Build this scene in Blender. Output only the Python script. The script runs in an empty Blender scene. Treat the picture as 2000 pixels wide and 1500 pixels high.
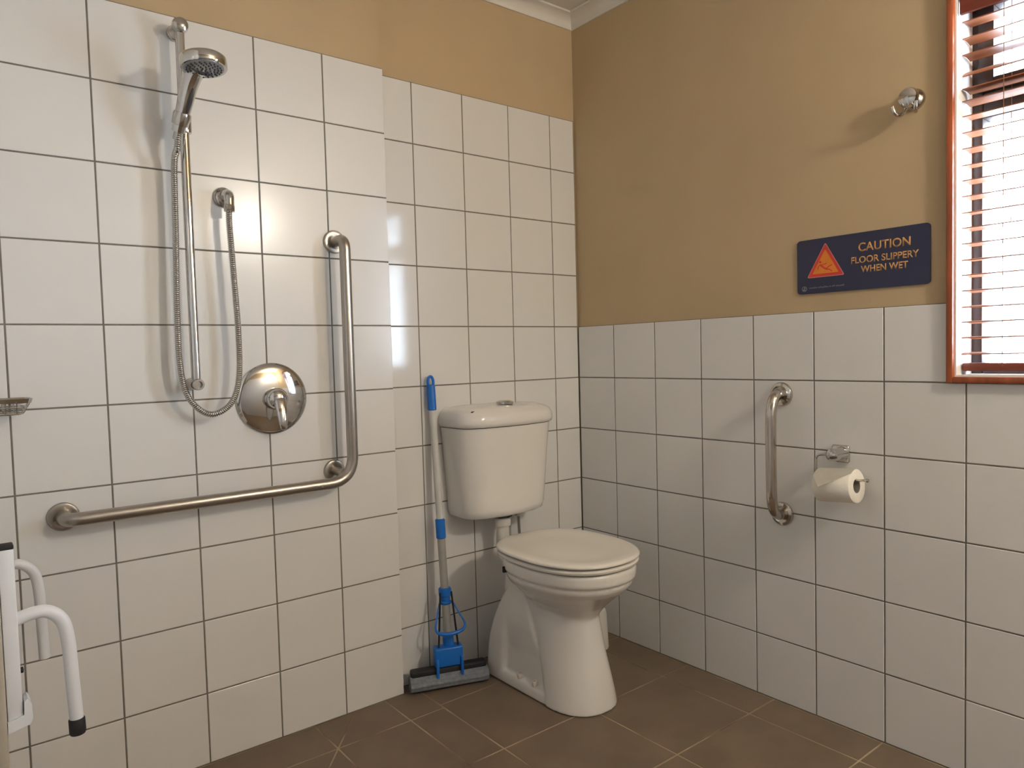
import bpy, bmesh, math, random
from mathutils import Vector, Matrix
random.seed(7)
PI = math.pi
S = bpy.context.scene
C = S.collection

# ------------------------------------------------------------------ camera
cam_d = bpy.data.cameras.new('camera')
cam = bpy.data.objects.new('camera', cam_d); C.objects.link(cam)
CAMR = Vector((0.7790678, -0.62638643, -0.02633241))
CAMU = Vector((0.05020583, 0.0204667, 0.99852916))
CAMF = Vector((0.62492618, 0.77924396, -0.0473932))
m = Matrix.Identity(4)
for i in range(3):
    m[i][0] = CAMR[i]; m[i][1] = CAMU[i]; m[i][2] = -CAMF[i]
m[0][3], m[1][3], m[2][3] = -1.96422, -2.10031, 1.10291
cam.matrix_world = m
cam_d.sensor_fit = 'HORIZONTAL'
cam_d.sensor_width = 36.0
cam_d.lens = 36.0 * 1410.97 / 2000.0
cam_d.shift_x = -(1024.165 - 1000.0) / 2000.0
cam_d.shift_y = (755.987 - 750.0) / 2000.0
cam_d.clip_start = 0.01
S.camera = cam

# ------------------------------------------------------------------ light
SKY_COL = (0.70, 0.83, 1.0)
SKY_STRENGTH = 27.0
LAMP_COL = (1.0, 0.92, 0.79)
LAMP_STRENGTH = 165.0
LAMP_POS = (-0.42, -2.66, 1.955)
w = bpy.data.worlds.new('overcast_sky'); S.world = w; w.use_nodes = True
bg = w.node_tree.nodes['Background']
bg.inputs[0].default_value = (*SKY_COL, 1); bg.inputs[1].default_value = SKY_STRENGTH
vs = S.view_settings
vs.view_transform = 'Standard'; vs.look = 'None'; vs.gamma = 1.0
vs.use_curve_mapping = False
vs.exposure = 0.38
# portal that guides sampling of the sky through the window opening
pl = bpy.data.lights.new('window_right_offscreen', 'AREA'); pl.shape = 'RECTANGLE'
pl.size = 0.58; pl.size_y = 0.97; pl.cycles.is_portal = True
po = bpy.data.objects.new('window_right_offscreen', pl); C.objects.link(po)
po.location = (0.16, -1.66, 1.5); po.rotation_euler = (0, PI / 2, 0)
po.rotation_euler = (PI / 2, 0, PI / 2)

# ------------------------------------------------------------------ materials
def lin(c):
    return tuple(((v / 255.0) / 12.92 if v / 255.0 <= 0.04045 else ((v / 255.0 + 0.055) / 1.055) ** 2.4) for v in c)
MATS = {}
def mat(name, col, rough=0.5, metal=0.0, var=0.04, scale=30.0, bump=0.0, bscale=60.0, col2=None,
        rvar=0.0, spec=0.5, coat=0.0, trans=0.0, stretch=None):
    """principled material whose colour, gloss and relief run through noise textures"""
    if name in MATS: return MATS[name]
    M = bpy.data.materials.new(name); M.use_nodes = True
    nt = M.node_tree; b = nt.nodes['Principled BSDF']
    c = lin(col)
    tc = nt.nodes.new('ShaderNodeTexCoord'); src = tc.outputs['Object']
    if stretch:
        mp = nt.nodes.new('ShaderNodeMapping'); mp.inputs['Scale'].default_value = stretch
        nt.links.new(src, mp.inputs[0]); src = mp.outputs[0]
    n = nt.nodes.new('ShaderNodeTexNoise'); n.inputs['Scale'].default_value = scale
    n.inputs['Detail'].default_value = 5.0
    nt.links.new(src, n.inputs['Vector'])
    r = nt.nodes.new('ShaderNodeValToRGB')
    ca = tuple(max(0, v * (1 - var)) for v in c)
    cb = lin(col2) if col2 else tuple(min(1, v * (1 + var)) for v in c)
    r.color_ramp.elements[0].color = (*ca, 1); r.color_ramp.elements[1].color = (*cb, 1)
    r.color_ramp.elements[0].position = 0.35; r.color_ramp.elements[1].position = 0.65
    nt.links.new(n.outputs['Fac'], r.inputs[0]); nt.links.new(r.outputs[0], b.inputs['Base Color'])
    b.inputs['Metallic'].default_value = metal
    b.inputs['Specular IOR Level'].default_value = spec
    b.inputs['Coat Weight'].default_value = coat
    if trans: b.inputs['Transmission Weight'].default_value = trans
    if rvar:
        mr = nt.nodes.new('ShaderNodeMapRange'); mr.inputs['To Min'].default_value = max(0, rough - rvar)
        mr.inputs['To Max'].default_value = rough + rvar
        nt.links.new(n.outputs['Fac'], mr.inputs['Value']); nt.links.new(mr.outputs[0], b.inputs['Roughness'])
    else:
        b.inputs['Roughness'].default_value = rough
    if bump:
        n2 = nt.nodes.new('ShaderNodeTexNoise'); n2.inputs['Scale'].default_value = bscale
        n2.inputs['Detail'].default_value = 4.0
        nt.links.new(src, n2.inputs['Vector'])
        bp = nt.nodes.new('ShaderNodeBump'); bp.inputs['Strength'].default_value = bump
        bp.inputs['Distance'].default_value = 0.002
        nt.links.new(n2.outputs['Fac'], bp.inputs['Height']); nt.links.new(bp.outputs[0], b.inputs['Normal'])
    MATS[name] = M
    return M

M_paint = mat('beige_wall_paint', (192, 170, 137), 0.75, var=0.03, scale=3, bump=0.15, bscale=180, spec=0.25)
M_tile = mat('white_glazed_tile', (228, 227, 225), 0.09, var=0.008, scale=2, bump=0.03, bscale=30, spec=0.5)
M_tile_s = mat('dulled_shower_tile', (228, 227, 225), 0.2, var=0.012, scale=3, bump=0.05, bscale=40, rvar=0.03, spec=0.5)
M_grout = mat('dark_grey_grout', (124, 118, 110), 0.9, var=0.12, scale=25, spec=0.1)
M_floor = mat('brown_stone_floor_tile', (117, 101, 84), 0.52, var=0.10, scale=7, bump=0.12, bscale=70, rvar=0.08, spec=0.35)
M_fgrout = mat('patchy_floor_grout', (112, 96, 79), 0.85, var=0.02, scale=5, col2=(184, 167, 140), spec=0.1)
M_ceil = mat('white_ceiling_paint', (226, 222, 214), 0.8, var=0.01, scale=4, spec=0.2)
M_plaster = mat('white_plaster_reveal', (232, 230, 226), 0.8, var=0.02, scale=6, bump=0.1, bscale=90, spec=0.2)
M_ceramic = mat('white_sanitary_ceramic', (230, 227, 222), 0.12, var=0.008, scale=4, spec=0.5, coat=0.3)
M_seat = mat('white_seat_plastic', (231, 227, 218), 0.24, var=0.01, scale=4)
M_plastic = mat('white_pipe_plastic', (222, 218, 210), 0.35, var=0.02, scale=8)
M_chrome = mat('polished_chrome', (205, 203, 200), 0.07, 1.0, var=0.03, scale=12, rvar=0.02)
M_chrome2 = mat('satin_chrome', (190, 186, 180), 0.17, 1.0, var=0.05, scale=20, rvar=0.04)
M_steel = mat('brushed_stainless_steel', (172, 166, 158), 0.33, 1.0, var=0.02, scale=60, rvar=0.02)
M_bright = mat('polished_stainless_steel', (196, 190, 182), 0.12, 1.0, var=0.02, scale=18, rvar=0.02)
M_nozzle = mat('dark_rubber_nozzle', (58, 58, 60), 0.6)
M_face = mat('grey_spray_face', (150, 152, 154), 0.3, 0.6)
M_dark = mat('black_plastic', (26, 26, 28), 0.5)  # plain black of the mop rods, pipe nut and small dark parts
M_white = mat('white_powder_coat', (226, 228, 232), 0.3, var=0.015, scale=14, bump=0.05, bscale=200)
M_rubber = mat('black_rubber', (30, 29, 31), 0.65, var=0.1, bump=0.1)
M_slab = mat('cream_seat_board', (176, 168, 152), 0.5, var=0.05)
M_blue = mat('bright_blue_plastic', (22, 108, 200), 0.35, var=0.05, scale=20)
M_pole = mat('white_coated_pole', (206, 206, 204), 0.3, var=0.03)
M_alu = mat('grey_aluminium_pole', (176, 176, 172), 0.38, 0.4, var=0.05)
M_sponge = mat('grey_mop_sponge', (128, 133, 140), 0.95, var=0.12, scale=90, bump=0.6, bscale=220, spec=0.1)
M_wood = mat('red_brown_timber', (158, 82, 46), 0.42, var=0.22, scale=9, bump=0.12, bscale=40, stretch=(6, 6, 0.7))
M_slat = mat('brown_timber_slat', (150, 92, 60), 0.45, var=0.16, scale=14, stretch=(6, 0.7, 6))
M_valance = mat('dark_red_timber_valance', (122, 56, 38), 0.45, var=0.16, scale=10, stretch=(6, 0.7, 6))
M_frame = mat('dark_window_frame', (64, 52, 50), 0.45, var=0.08)
M_cord = mat('brown_cord', (120, 84, 58), 0.8)
M_paper = mat('soft_white_paper', (242, 237, 226), 0.95, var=0.02, scale=60, bump=0.25, bscale=300, spec=0.1)
M_card = mat('grey_cardboard_core', (150, 142, 132), 0.9, var=0.06)
M_navy = mat('navy_sign_board', (36, 38, 68), 0.28, var=0.05, scale=6)
M_gold = mat('gold_sign_print', (196, 146, 92), 0.5, var=0.04)
M_red = mat('red_sign_print', (206, 58, 46), 0.5, var=0.04)
M_amber = mat('amber_sign_print', (222, 132, 40), 0.5, var=0.05)
M_pink = mat('pale_sign_edge', (208, 130, 130), 0.5, var=0.03)
M_greyprint = mat('grey_sign_print', (150, 148, 156), 0.5, var=0.05)
M_screw = mat('dull_bolt_cap', (214, 206, 196), 0.4, var=0.05)

def glass_mat():
    M = bpy.data.materials.new('clear_window_glass'); M.use_nodes = True
    nt = M.node_tree; nt.nodes.clear()
    o = nt.nodes.new('ShaderNodeOutputMaterial'); mx = nt.nodes.new('ShaderNodeMixShader')
    t = nt.nodes.new('ShaderNodeBsdfTransparent'); g = nt.nodes.new('ShaderNodeBsdfGlossy')
    n = nt.nodes.new('ShaderNodeTexNoise'); n.inputs['Scale'].default_value = 3
    mr = nt.nodes.new('ShaderNodeMapRange'); mr.inputs['To Min'].default_value = 0.05; mr.inputs['To Max'].default_value = 0.08
    g.inputs['Roughness'].default_value = 0.02
    t.inputs['Color'].default_value = (0.96, 0.98, 0.98, 1)
    nt.links.new(n.outputs['Fac'], mr.inputs['Value']); nt.links.new(mr.outputs[0], mx.inputs[0])
    nt.links.new(t.outputs[0], mx.inputs[1]); nt.links.new(g.outputs[0], mx.inputs[2])
    nt.links.new(mx.outputs[0], o.inputs[0])
    return M
M_glass = glass_mat()

def lamp_mat():
    M = bpy.data.materials.new('glowing_lamp_glass'); M.use_nodes = True
    nt = M.node_tree; nt.nodes.clear()
    o = nt.nodes.new('ShaderNodeOutputMaterial'); e = nt.nodes.new('ShaderNodeEmission')
    e.inputs[0].default_value = (*LAMP_COL, 1); e.inputs[1].default_value = LAMP_STRENGTH
    nt.links.new(e.outputs[0], o.inputs[0])
    return M

# ------------------------------------------------------------------ mesh helpers
ORG = {}
def tag(o, label=None, cat=None, group=None, kind=None):
    if label: o['label'] = label
    if cat: o['category'] = cat
    if group: o['group'] = group
    if kind: o['kind'] = kind
    return o
def thing(name, label, cat, loc=(0, 0, 0), group=None):
    o = bpy.data.objects.new(name, None); C.objects.link(o)
    o.location = loc; o.empty_display_size = 0.03
    ORG[o.name] = Vector(loc)
    return tag(o, label, cat, group)
def obj(name, bm, material, parent=None, smooth=True, loc=None, angle=40):
    """bm is in world space; stored relative to its thing's base point"""
    org = ORG[parent.name] if parent else Vector(loc or (0, 0, 0))
    bmesh.ops.recalc_face_normals(bm, faces=bm.faces)
    bmesh.ops.translate(bm, vec=-org, verts=bm.verts)
    me = bpy.data.meshes.new(name); bm.to_mesh(me); bm.free()
    if smooth:
        for p in me.polygons: p.use_smooth = True
        me.set_sharp_from_angle(angle=math.radians(angle))
    me.materials.append(material)
    o = bpy.data.objects.new(name, me); C.objects.link(o)
    ORG[o.name] = org
    if parent: o.parent = parent
    else: o.location = org
    return o
def B(): return bmesh.new()
def box(bm, lo, hi, bev=0.0, seg=2, rot=None, piv=None):
    lo, hi = Vector(lo), Vector(hi)
    r = bmesh.ops.create_cube(bm, size=1.0)
    vs_ = r['verts']; c = (lo + hi) / 2; d = hi - lo
    for v in vs_: v.co = Vector((v.co.x * d.x, v.co.y * d.y, v.co.z * d.z)) + c
    if bev:
        es = list({e for v in vs_ for e in v.link_edges})
        rr = bmesh.ops.bevel(bm, geom=es, offset=bev, segments=seg, profile=0.5, affect='EDGES')
        vs_ = list({v for f in rr['faces'] for v in f.verts} | {v for v in vs_ if v.is_valid})
    if rot is not None:
        bmesh.ops.rotate(bm, cent=Vector(piv) if piv else c, matrix=rot, verts=vs_)
    return bm
def catmull(pts, n=8, closed=False):
    P = [Vector(p) for p in pts]; out = []
    N = len(P); rng = range(N if closed else N - 1)
    for i in rng:
        if closed: p0, p1, p2, p3 = P[(i - 1) % N], P[i], P[(i + 1) % N], P[(i + 2) % N]
        else: p0, p1, p2, p3 = P[max(i - 1, 0)], P[i], P[i + 1], P[min(i + 2, N - 1)]
        for k in range(n):
            t = k / n
            out.append(0.5 * ((2 * p1) + (p2 - p0) * t + (2 * p0 - 5 * p1 + 4 * p2 - p3) * t * t + (3 * p1 - p0 - 3 * p2 + p3) * t ** 3))
    if not closed: out.append(P[-1])
    return out
def fillet(pts, rad, n=8):
    """polyline with its inner corners rounded"""
    P = [Vector(p) for p in pts]; out = [P[0]]
    for i in range(1, len(P) - 1):
        a, b, c = P[i - 1], P[i], P[i + 1]
        u = (a - b); v = (c - b); r = min(rad, u.length * 0.49, v.length * 0.49)
        p, q_ = b + u.normalized() * r, b + v.normalized() * r
        for k in range(n + 1):
            t = k / n
            out.append((1 - t) ** 2 * p + 2 * t * (1 - t) * b + t * t * q_)
    out.append(P[-1]); return out
def tube(bm, path, rad, seg=14, cap=True, radf=None):
    P = [Vector(p) for p in path]; N = len(P)
    t0 = (P[1] - P[0]).normalized()
    nrm = t0.orthogonal().normalized(); rings = []
    for i in range(N):
        t = (P[min(i + 1, N - 1)] - P[max(i - 1, 0)]).normalized()
        nrm = (nrm - t * nrm.dot(t)).normalized(); bi = t.cross(nrm)
        r = radf(i / (N - 1)) if radf else rad
        rings.append([bm.verts.new(P[i] + (nrm * math.cos(2 * PI * k / seg) + bi * math.sin(2 * PI * k / seg)) * r) for k in range(seg)])
    for a, b in zip(rings, rings[1:]):
        for k in range(seg): bm.faces.new((a[k], a[(k + 1) % seg], b[(k + 1) % seg], b[k]))
    if cap:
        bm.faces.new(rings[0][::-1]); bm.faces.new(rings[-1])
    return bm
def lathe(bm, prof, org, axis, seg=32):
    """prof: list of (radius, height) turned about axis from org"""
    ax = Vector(axis).normalized(); n = ax.orthogonal().normalized(); b = ax.cross(n); org = Vector(org)
    rings = []
    for r, h in prof:
        if r < 1e-6: rings.append([bm.verts.new(org + ax * h)])
        else: rings.append([bm.verts.new(org + ax * h + (n * math.cos(2 * PI * k / seg) + b * math.sin(2 * PI * k / seg)) * r) for k in range(seg)])
    for a, c in zip(rings, rings[1:]):
        for k in range(seg):
            k2 = (k + 1) % seg
            if len(a) == 1 and len(c) == 1: continue
            if len(a) == 1: bm.faces.new((a[0], c[k], c[k2]))
            elif len(c) == 1: bm.faces.new((a[k], c[0], a[k2]))
            else: bm.faces.new((a[k], a[k2], c[k2], c[k]))
    for rg in (rings[0], rings[-1]):
        if len(rg) > 2: bm.faces.new(rg)
    return bm
def loft(bm, rings, cap=True):
    R_ = [[bm.verts.new(p) for p in r] for r in rings]; n = len(R_[0])
    for a, b in zip(R_, R_[1:]):
        for k in range(n): bm.faces.new((a[k], a[(k + 1) % n], b[(k + 1) % n], b[k]))
    if cap: bm.faces.new(R_[0][::-1]); bm.faces.new(R_[-1])
    return bm
def sell(cx, cy, z, a, bf, bb, n=2.3, cnt=48, nb=None):
    """egg outline: half width a, reach bf to the front (-y) and bb to the back (+y)"""
    out = []
    for k in range(cnt):
        t = 2 * PI * k / cnt; c, s = math.cos(t), math.sin(t)
        nn = (nb or n) if s > 0 else n
        x = math.copysign(abs(c) ** (2 / nn), c) * a
        y = math.copysign(abs(s) ** (2 / nn), s) * (bb if s > 0 else bf)
        out.append(Vector((cx + x, cy + y, z)))
    return out
def poly_prism(bm, pts, z0, z1, bev=0.0):
    """flat polygon (list of xy) raised from z0 to z1 with an eased top edge"""
    n = len(pts)
    if bev:
        c = Vector((sum(p[0] for p in pts) / n, sum(p[1] for p in pts) / n))
        top = []
        for i in range(n):
            p = Vector(pts[i]); a = (Vector(pts[i - 1]) - p).normalized(); b = (Vector(pts[(i + 1) % n]) - p).normalized()
            d = a + b
            sn = abs(a.x * b.y - a.y * b.x)
            top.append(p + (d.normalized() * bev / max(0.25, math.sqrt((1 - a.dot(b)) / 2)) if d.length > 1e-4 else Vector((0, 0))))
    else: top = [Vector(p) for p in pts]
    a = [bm.verts.new((p[0], p[1], z0)) for p in pts]
    b = [bm.verts.new((p[0], p[1], z1 - bev)) for p in pts]
    c = [bm.verts.new((p[0], p[1], z1)) for p in top]
    for u, v in ((a, b), (b, c)):
        for k in range(n): bm.faces.new((u[k], u[(k + 1) % n], v[(k + 1) % n], v[k]))
    bm.faces.new(c); bm.faces.new(a[::-1])
    return bm

# ------------------------------------------------------------------ room shell
FZ = 0.005            # top of the floor tiles
CEIL = 2.392
XE, SY = -0.8516, -0.0463   # shower wall stands proud of the toilet wall left of XE
XL, YF = -3.05, -2.82       # unseen far sides of the room
PL = 0.006            # tiles stand this far proud of the painted plaster
W1Y0, W1Y1, W1Z0, W1Z1 = -1.367, -1.95, 1.015, 1.985   # window opening

def struct(name, bm, material, smooth=False):
    return tag(obj(name, bm, material, None, smooth), kind='structure')

bm = B(); box(bm, (XL, YF, -0.12), (0.2, 0.2, 0.0042))
floor = tag(struct('floor', bm, M_fgrout), 'brown square floor tiles with pale patchy grout joints', None)
bm = B(); box(bm, (XL - 0.1, YF - 0.1, CEIL), (0.2, 0.2, CEIL + 0.1))
ceiling = tag(struct('ceiling', bm, M_ceil), 'plain white painted ceiling')
bm = B(); box(bm, (XE, PL, 0), (PL, 0.2, CEIL))
wall_back = tag(struct('wall_back', bm, M_paint), 'toilet wall of white tiles below beige paint')
bm = B(); box(bm, (XL, SY + PL, 0), (XE - PL, 0.2, CEIL))
wall_left = tag(struct('wall_left', bm, M_paint), 'shower wall of white tiles below beige paint')
bm = B()
for lo, hi in (((PL, W1Y0, 0), (0.2, 0.2, CEIL)), ((PL, YF, 0), (0.2, W1Y1, CEIL)),
               ((PL, W1Y1, 0), (0.2, W1Y0, W1Z0)), ((PL, W1Y1, W1Z1), (0.2, W1Y0, CEIL))):
    box(bm, lo, hi)
wall_right = tag(struct('wall_right', bm, M_paint), 'window wall of beige paint over six rows of white tiles')
bm = B(); box(bm, (XL - 0.1, YF - 0.1, 0), (0.2, YF, CEIL))
wall_front = tag(struct('wall_front', bm, M_paint), 'beige painted wall facing the shower wall')
bm = B(); box(bm, (XL - 0.1, YF, 0), (XL, 0.2, CEIL))
wall_side = tag(struct('wall_side', bm, M_paint), 'beige painted wall past the shower')

# grout beds: flush sheets a little behind the tile faces
G = 0.0011
bm = B(); box(bm, (XE - 0.001, G, 0), (-0.001, PL + 0.001, 2.0)); obj('grout', bm, M_grout, wall_back, False)
bm = B(); box(bm, (XL, SY + G, 0), (XE - G, SY + PL + 0.001, 2.0)); obj('grout', bm, M_grout, wall_left, False)
bm = B(); box(bm, (G, W1Y0, 0), (PL + 0.001, 0.0, 1.2)); box(bm, (G, YF, 0), (PL + 0.001, W1Y0, 1.0))
box(bm, (G, YF, 1.0), (PL + 0.001, W1Y1, 1.2)); obj('grout', bm, M_grout, wall_right, False)

bm = B(); box(bm, (XL, YF - 0.001, 0.006), (-0.002, YF + 0.006, 2.0))
obj('bounce_tile_facing', bm, M_tile, wall_front, False)  # unseen white sheet added to brighten the light bounced into the room
bm = B(); box(bm, (XL - 0.001, YF + 0.006, 0.006), (XL + 0.006, SY, 2.0)); obj('bounce_tile_facing', bm, M_tile, wall_side, False)  # same added white bounce sheet on the unseen side wall
TM = {}
def tile_mesh(w_, h_, mname, material):
    key = (round(w_, 4), round(h_, 4), material.name)
    if key in TM: return TM[key]
    bm = B(); e = 0.0011
    def rect(y, ins): return [bm.verts.new((sx * (w_ / 2 - ins), y, sz * (h_ / 2 - ins))) for sx, sz in ((-1, -1), (1, -1), (1, 1), (-1, 1))]
    f = rect(0, e); s1 = rect(e * 0.35, e * 0.35); s2 = rect(e, 0); bk = rect(0.0075, 0)
    bm.faces.new(f)
    for a, b in ((f, s1), (s1, s2), (s2, bk)):
        for k in range(4): bm.faces.new((a[k], b[k], b[(k + 1) % 4], a[(k + 1) % 4]))
    bm.faces.new(bk[::-1])
    bmesh.ops.recalc_face_normals(bm, faces=bm.faces)
    me = bpy.data.meshes.new(mname); bm.to_mesh(me); bm.free(); me.materials.append(material)
    TM[key] = me
    return me
J = 0.0038
def lay(parent, u0, u1, z0, z1, side):
    """one wall tile covering [u0,u1] x [z0,z1] minus half a joint all round"""
    a, b = min(u0, u1), max(u0, u1)
    w_, h_ = b - a - J, z1 - z0 - J
    if w_ < 0.006 or h_ < 0.006: return
    o = bpy.data.objects.new('wall_tile', tile_mesh(w_, h_, 'wall_tile', M_tile_s if side == 'S' else M_tile)); C.objects.link(o)
    o.parent = parent
    mu, mz = (a + b) / 2, (z0 + z1) / 2
    tx, tz = random.uniform(-1, 1) * 0.0022, random.uniform(-1, 1) * 0.0022
    dp = random.uniform(-0.0002, 0.0002)
    if side == 'T': o.location = (mu, dp, mz); o.rotation_euler = (tx, 0, tz)
    elif side == 'S': o.location = (mu, SY + dp, mz); o.rotation_euler = (tx, 0, tz)
    else: o.location = (dp, mu, mz); o.rotation_euler = (tx, 0, -PI / 2 + tz)
zr = [FZ + 0.001] + [0.2 * k for k in range(1, 11)]
ct = 0.1235
ut = [-0.0018, -ct, -ct - 0.2, -ct - 0.4, -ct - 0.6, XE]
for a, b in zip(ut, ut[1:]):
    for z0, z1 in zip(zr, zr[1:]): lay(wall_back, a, b, z0, z1, 'T')
us = [XE + 0.0016] + [XE - 0.1982 - 0.2 * k for k in range(8)]
for a, b in zip(us, us[1:]):
    for z0, z1 in zip(zr, zr[1:]): lay(wall_left, a, b, z0, z1, 'S')
cr = 0.1935
ur = [-0.0018] + [-cr - 0.2 * k for k in range(13)]
for a, b in zip(ur, ur[1:]):
    for z0, z1 in zip(zr[:6], zr[1:7]):
        if z0 > 0.99:
            if b > W1Y0 + 0.006: lay(wall_right, a, b, z0, z1, 'R')
            elif a > W1Y0 + 0.006: lay(wall_right, a, W1Y0 + 0.006, z0, z1, 'R')
            elif b < W1Y1 - 0.006 and a > W1Y1 - 0.006: lay(wall_right, W1Y1 - 0.006, b, z0, z1, 'R')
            elif a <= W1Y1 - 0.006: lay(wall_right, a, b, z0, z1, 'R')
        else: lay(wall_right, a, b, z0, z1, 'R')

# floor tiles: square grid, with a cut strip and one diagonal fall line by the shower
def clip(poly, n, d):
    out = []
    for i in range(len(poly)):
        p, q_ = poly[i], poly[(i + 1) % len(poly)]
        a, b = n[0] * p[0] + n[1] * p[1] - d, n[0] * q_[0] + n[1] * q_[1] - d
        if a >= 0: out.append(p)
        if (a >= 0) != (b >= 0):
            t = a / (a - b); out.append((p[0] + (q_[0] - p[0]) * t, p[1] + (q_[1] - p[1]) * t))
    return out
def floor_tile(poly):
    # drop near-duplicate points
    pp = []
    for p in poly:
        if not pp or (abs(p[0] - pp[-1][0]) + abs(p[1] - pp[-1][1])) > 0.002: pp.append(p)
    if len(pp) > 2 and abs(pp[0][0] - pp[-1][0]) + abs(pp[0][1] - pp[-1][1]) < 0.002: pp.pop()
    if len(pp) < 3: return
    area = abs(sum(pp[i][0] * pp[(i + 1) % len(pp)][1] - pp[(i + 1) % len(pp)][0] * pp[i][1] for i in range(len(pp)))) / 2
    if area < 0.0006: return
    bm = B(); poly_prism(bm, pp, 0.0030, FZ + random.uniform(-0.0002, 0.0002), 0.0007)
    obj('floor_tile', bm, M_floor, floor, False)
FJ = 0.0022
xs_ = [-0.001, -0.135, -0.468, -0.802, -0.92, -1.153, -1.487, -1.82, -2.153, -2.487, -2.82, XL]
dn = Vector((-0.286 + 0.046, 1.211 - 1.018)).normalized()      # normal of the diagonal joint
dn = Vector((0.779, -0.627)); dd = dn.x * -1.154 + dn.y * -0.21
for i in range(len(xs_) - 1):
    x1, x0 = xs_[i] - FJ, xs_[i + 1] + FJ
    sh = xs_[i + 1] < -0.9
    ys_ = [(-0.001 if x1 > XE else SY - 0.001), (-0.209 if sh else -0.187), -0.52, -0.855, -1.188, -1.521, -1.854, -2.187, -2.52, YF]
    for k in range(len(ys_) - 1):
        y1, y0 = ys_[k] - FJ, ys_[k + 1] + FJ
        P4 = [(x0, y0), (x1, y0), (x1, y1), (x0, y1)]
        if -1.5 < x0 and x1 < -0.915 and y1 > -0.52:
            floor_tile(clip(P4, dn, dd + FJ)); floor_tile(clip(P4, -dn, -dd + FJ))
        else: floor_tile(P4)

# cove cornice along the walls
def cornice(name, path, label):
    """path: wall-line points with the inward normal of each run"""
    bm = B()
    for (p, q_, nrm) in path:
        p, q_, nrm = Vector(p), Vector(q_), Vector(nrm)
        prof = [(0.0, -0.0440), (0.006, -0.0440), (0.008, -0.036)] + \
               [(0.008 + 0.046 * (1 - math.cos(t * PI / 2)), -0.036 + 0.029 * math.sin(t * PI / 2)) for t in (0.2, 0.4, 0.6, 0.8, 1.0)] + [(0.056, -0.001), (0.0, -0.001)]
        d = (q_ - p).normalized()
        rings = []
        for e, s_ in ((p, p), (q_, q_)):
            rings.append([e + nrm * o_ + Vector((0, 0, CEIL + h)) for o_, h in prof])
        # mitre both ends by shifting along the run
        for idx, e in ((0, 1), (1, -1)):
            rings[idx] = [v + d * e * prof[j][0] for j, v in enumerate(rings[idx])]
        loft(bm, rings)
    return tag(obj(name, bm, M_ceil, None, True, angle=30), label, None, None, 'structure')
cornice('trim_1', [((PL, PL, 0), (PL, YF, 0), (-1, 0, 0))], 'white cove cornice above the window wall')
cornice('trim_2', [((XE - PL, PL, 0), (PL, PL, 0), (0, -1, 0))], 'white cove cornice above the toilet wall')
cornice('trim_3', [((XL, SY + PL, 0), (XE - PL, SY + PL, 0), (0, -1, 0))], 'white cove cornice above the shower wall')

# ------------------------------------------------------------------ window
win = thing('window_1', 'timber cased window with dark frame and bright panes', None, (0, (W1Y0 + W1Y1) / 2, W1Z0)); tag(win, kind='structure')
CW = 0.0155
for nm, lo, hi in (('casing', (-0.013, W1Y0, W1Z0 - CW), (PL + 0.003, W1Y0 + CW, W1Z1 + CW)),
                   ('casing', (-0.013, W1Y1 - CW, W1Z0 - CW), (PL + 0.003, W1Y1, W1Z1 + CW)),
                   ('casing', (-0.013, W1Y1, W1Z0 - CW), (PL + 0.003, W1Y0, W1Z0)),
                   ('casing', (-0.013, W1Y1, W1Z1), (PL + 0.003, W1Y0, W1Z1 + CW))):
    bm = B(); box(bm, lo, hi, 0.0025, 2); obj('casing', bm, M_wood, win)
RD = 0.098   # depth of the plastered reveal
bm = B()
t_ = 0.004
box(bm, (0.0, W1Y0 - t_, W1Z0), (RD, W1Y0, W1Z1)); box(bm, (0.0, W1Y1, W1Z0), (RD, W1Y1 + t_, W1Z1))
box(bm, (0.0, W1Y1 + t_, W1Z0), (RD, W1Y0 - t_, W1Z0 + t_)); box(bm, (0.0, W1Y1 + t_, W1Z1 - t_), (RD, W1Y0 - t_, W1Z1))
obj('reveal', bm, M_plaster, win, False)
def fr(lo, hi, name='window_frame'):
    bm = B(); box(bm, lo, hi, 0.004, 2); return obj(name, bm, M_frame, win)
ZT0, ZT1 = 1.658, 1.722      # transom
fr((RD, W1Y0 - 0.028, W1Z0), (0.155, W1Y0, W1Z1)); fr((RD, W1Y1, W1Z0), (0.155, W1Y1 + 0.028, W1Z1))
fr((RD, W1Y1 + 0.028, W1Z0), (0.155, W1Y0 - 0.028, W1Z0 + 0.030)); fr((RD, W1Y1 + 0.028, W1Z1 - 0.03), (0.155, W1Y0 - 0.028, W1Z1))
fr((RD, W1Y1 + 0.028, ZT0), (0.155, W1Y0 - 0.028, ZT1), 'transom')
sa = 0.054
sash = B()
for lo, hi in (((0.090, W1Y0 - sa, ZT1), (0.148, W1Y0 - 0.018, W1Z1 - 0.028)), ((0.090, W1Y1 + 0.018, ZT1), (0.148, W1Y1 + sa, W1Z1 - 0.028)),
               ((0.090, W1Y1 + sa, ZT1), (0.148, W1Y0 - sa, ZT1 + 0.032)), ((0.090, W1Y1 + sa, W1Z1 - 0.06), (0.148, W1Y0 - sa, W1Z1 - 0.028))):
    box(sash, lo, hi, 0.003, 2)
obj('vent_sash', sash, M_frame, win)
bm = B(); box(bm, (0.134, W1Y1 + 0.026, W1Z0 + 0.028), (0.138, W1Y0 - 0.026, ZT0 + 0.002)); obj('pane', bm, M_glass, win, False)
bm = B(); box(bm, (0.130, W1Y1 + sa - 0.002, ZT1 + 0.03), (0.134, W1Y0 - sa + 0.002, W1Z1 - 0.058)); obj('pane', bm, M_glass, win, False)

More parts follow.
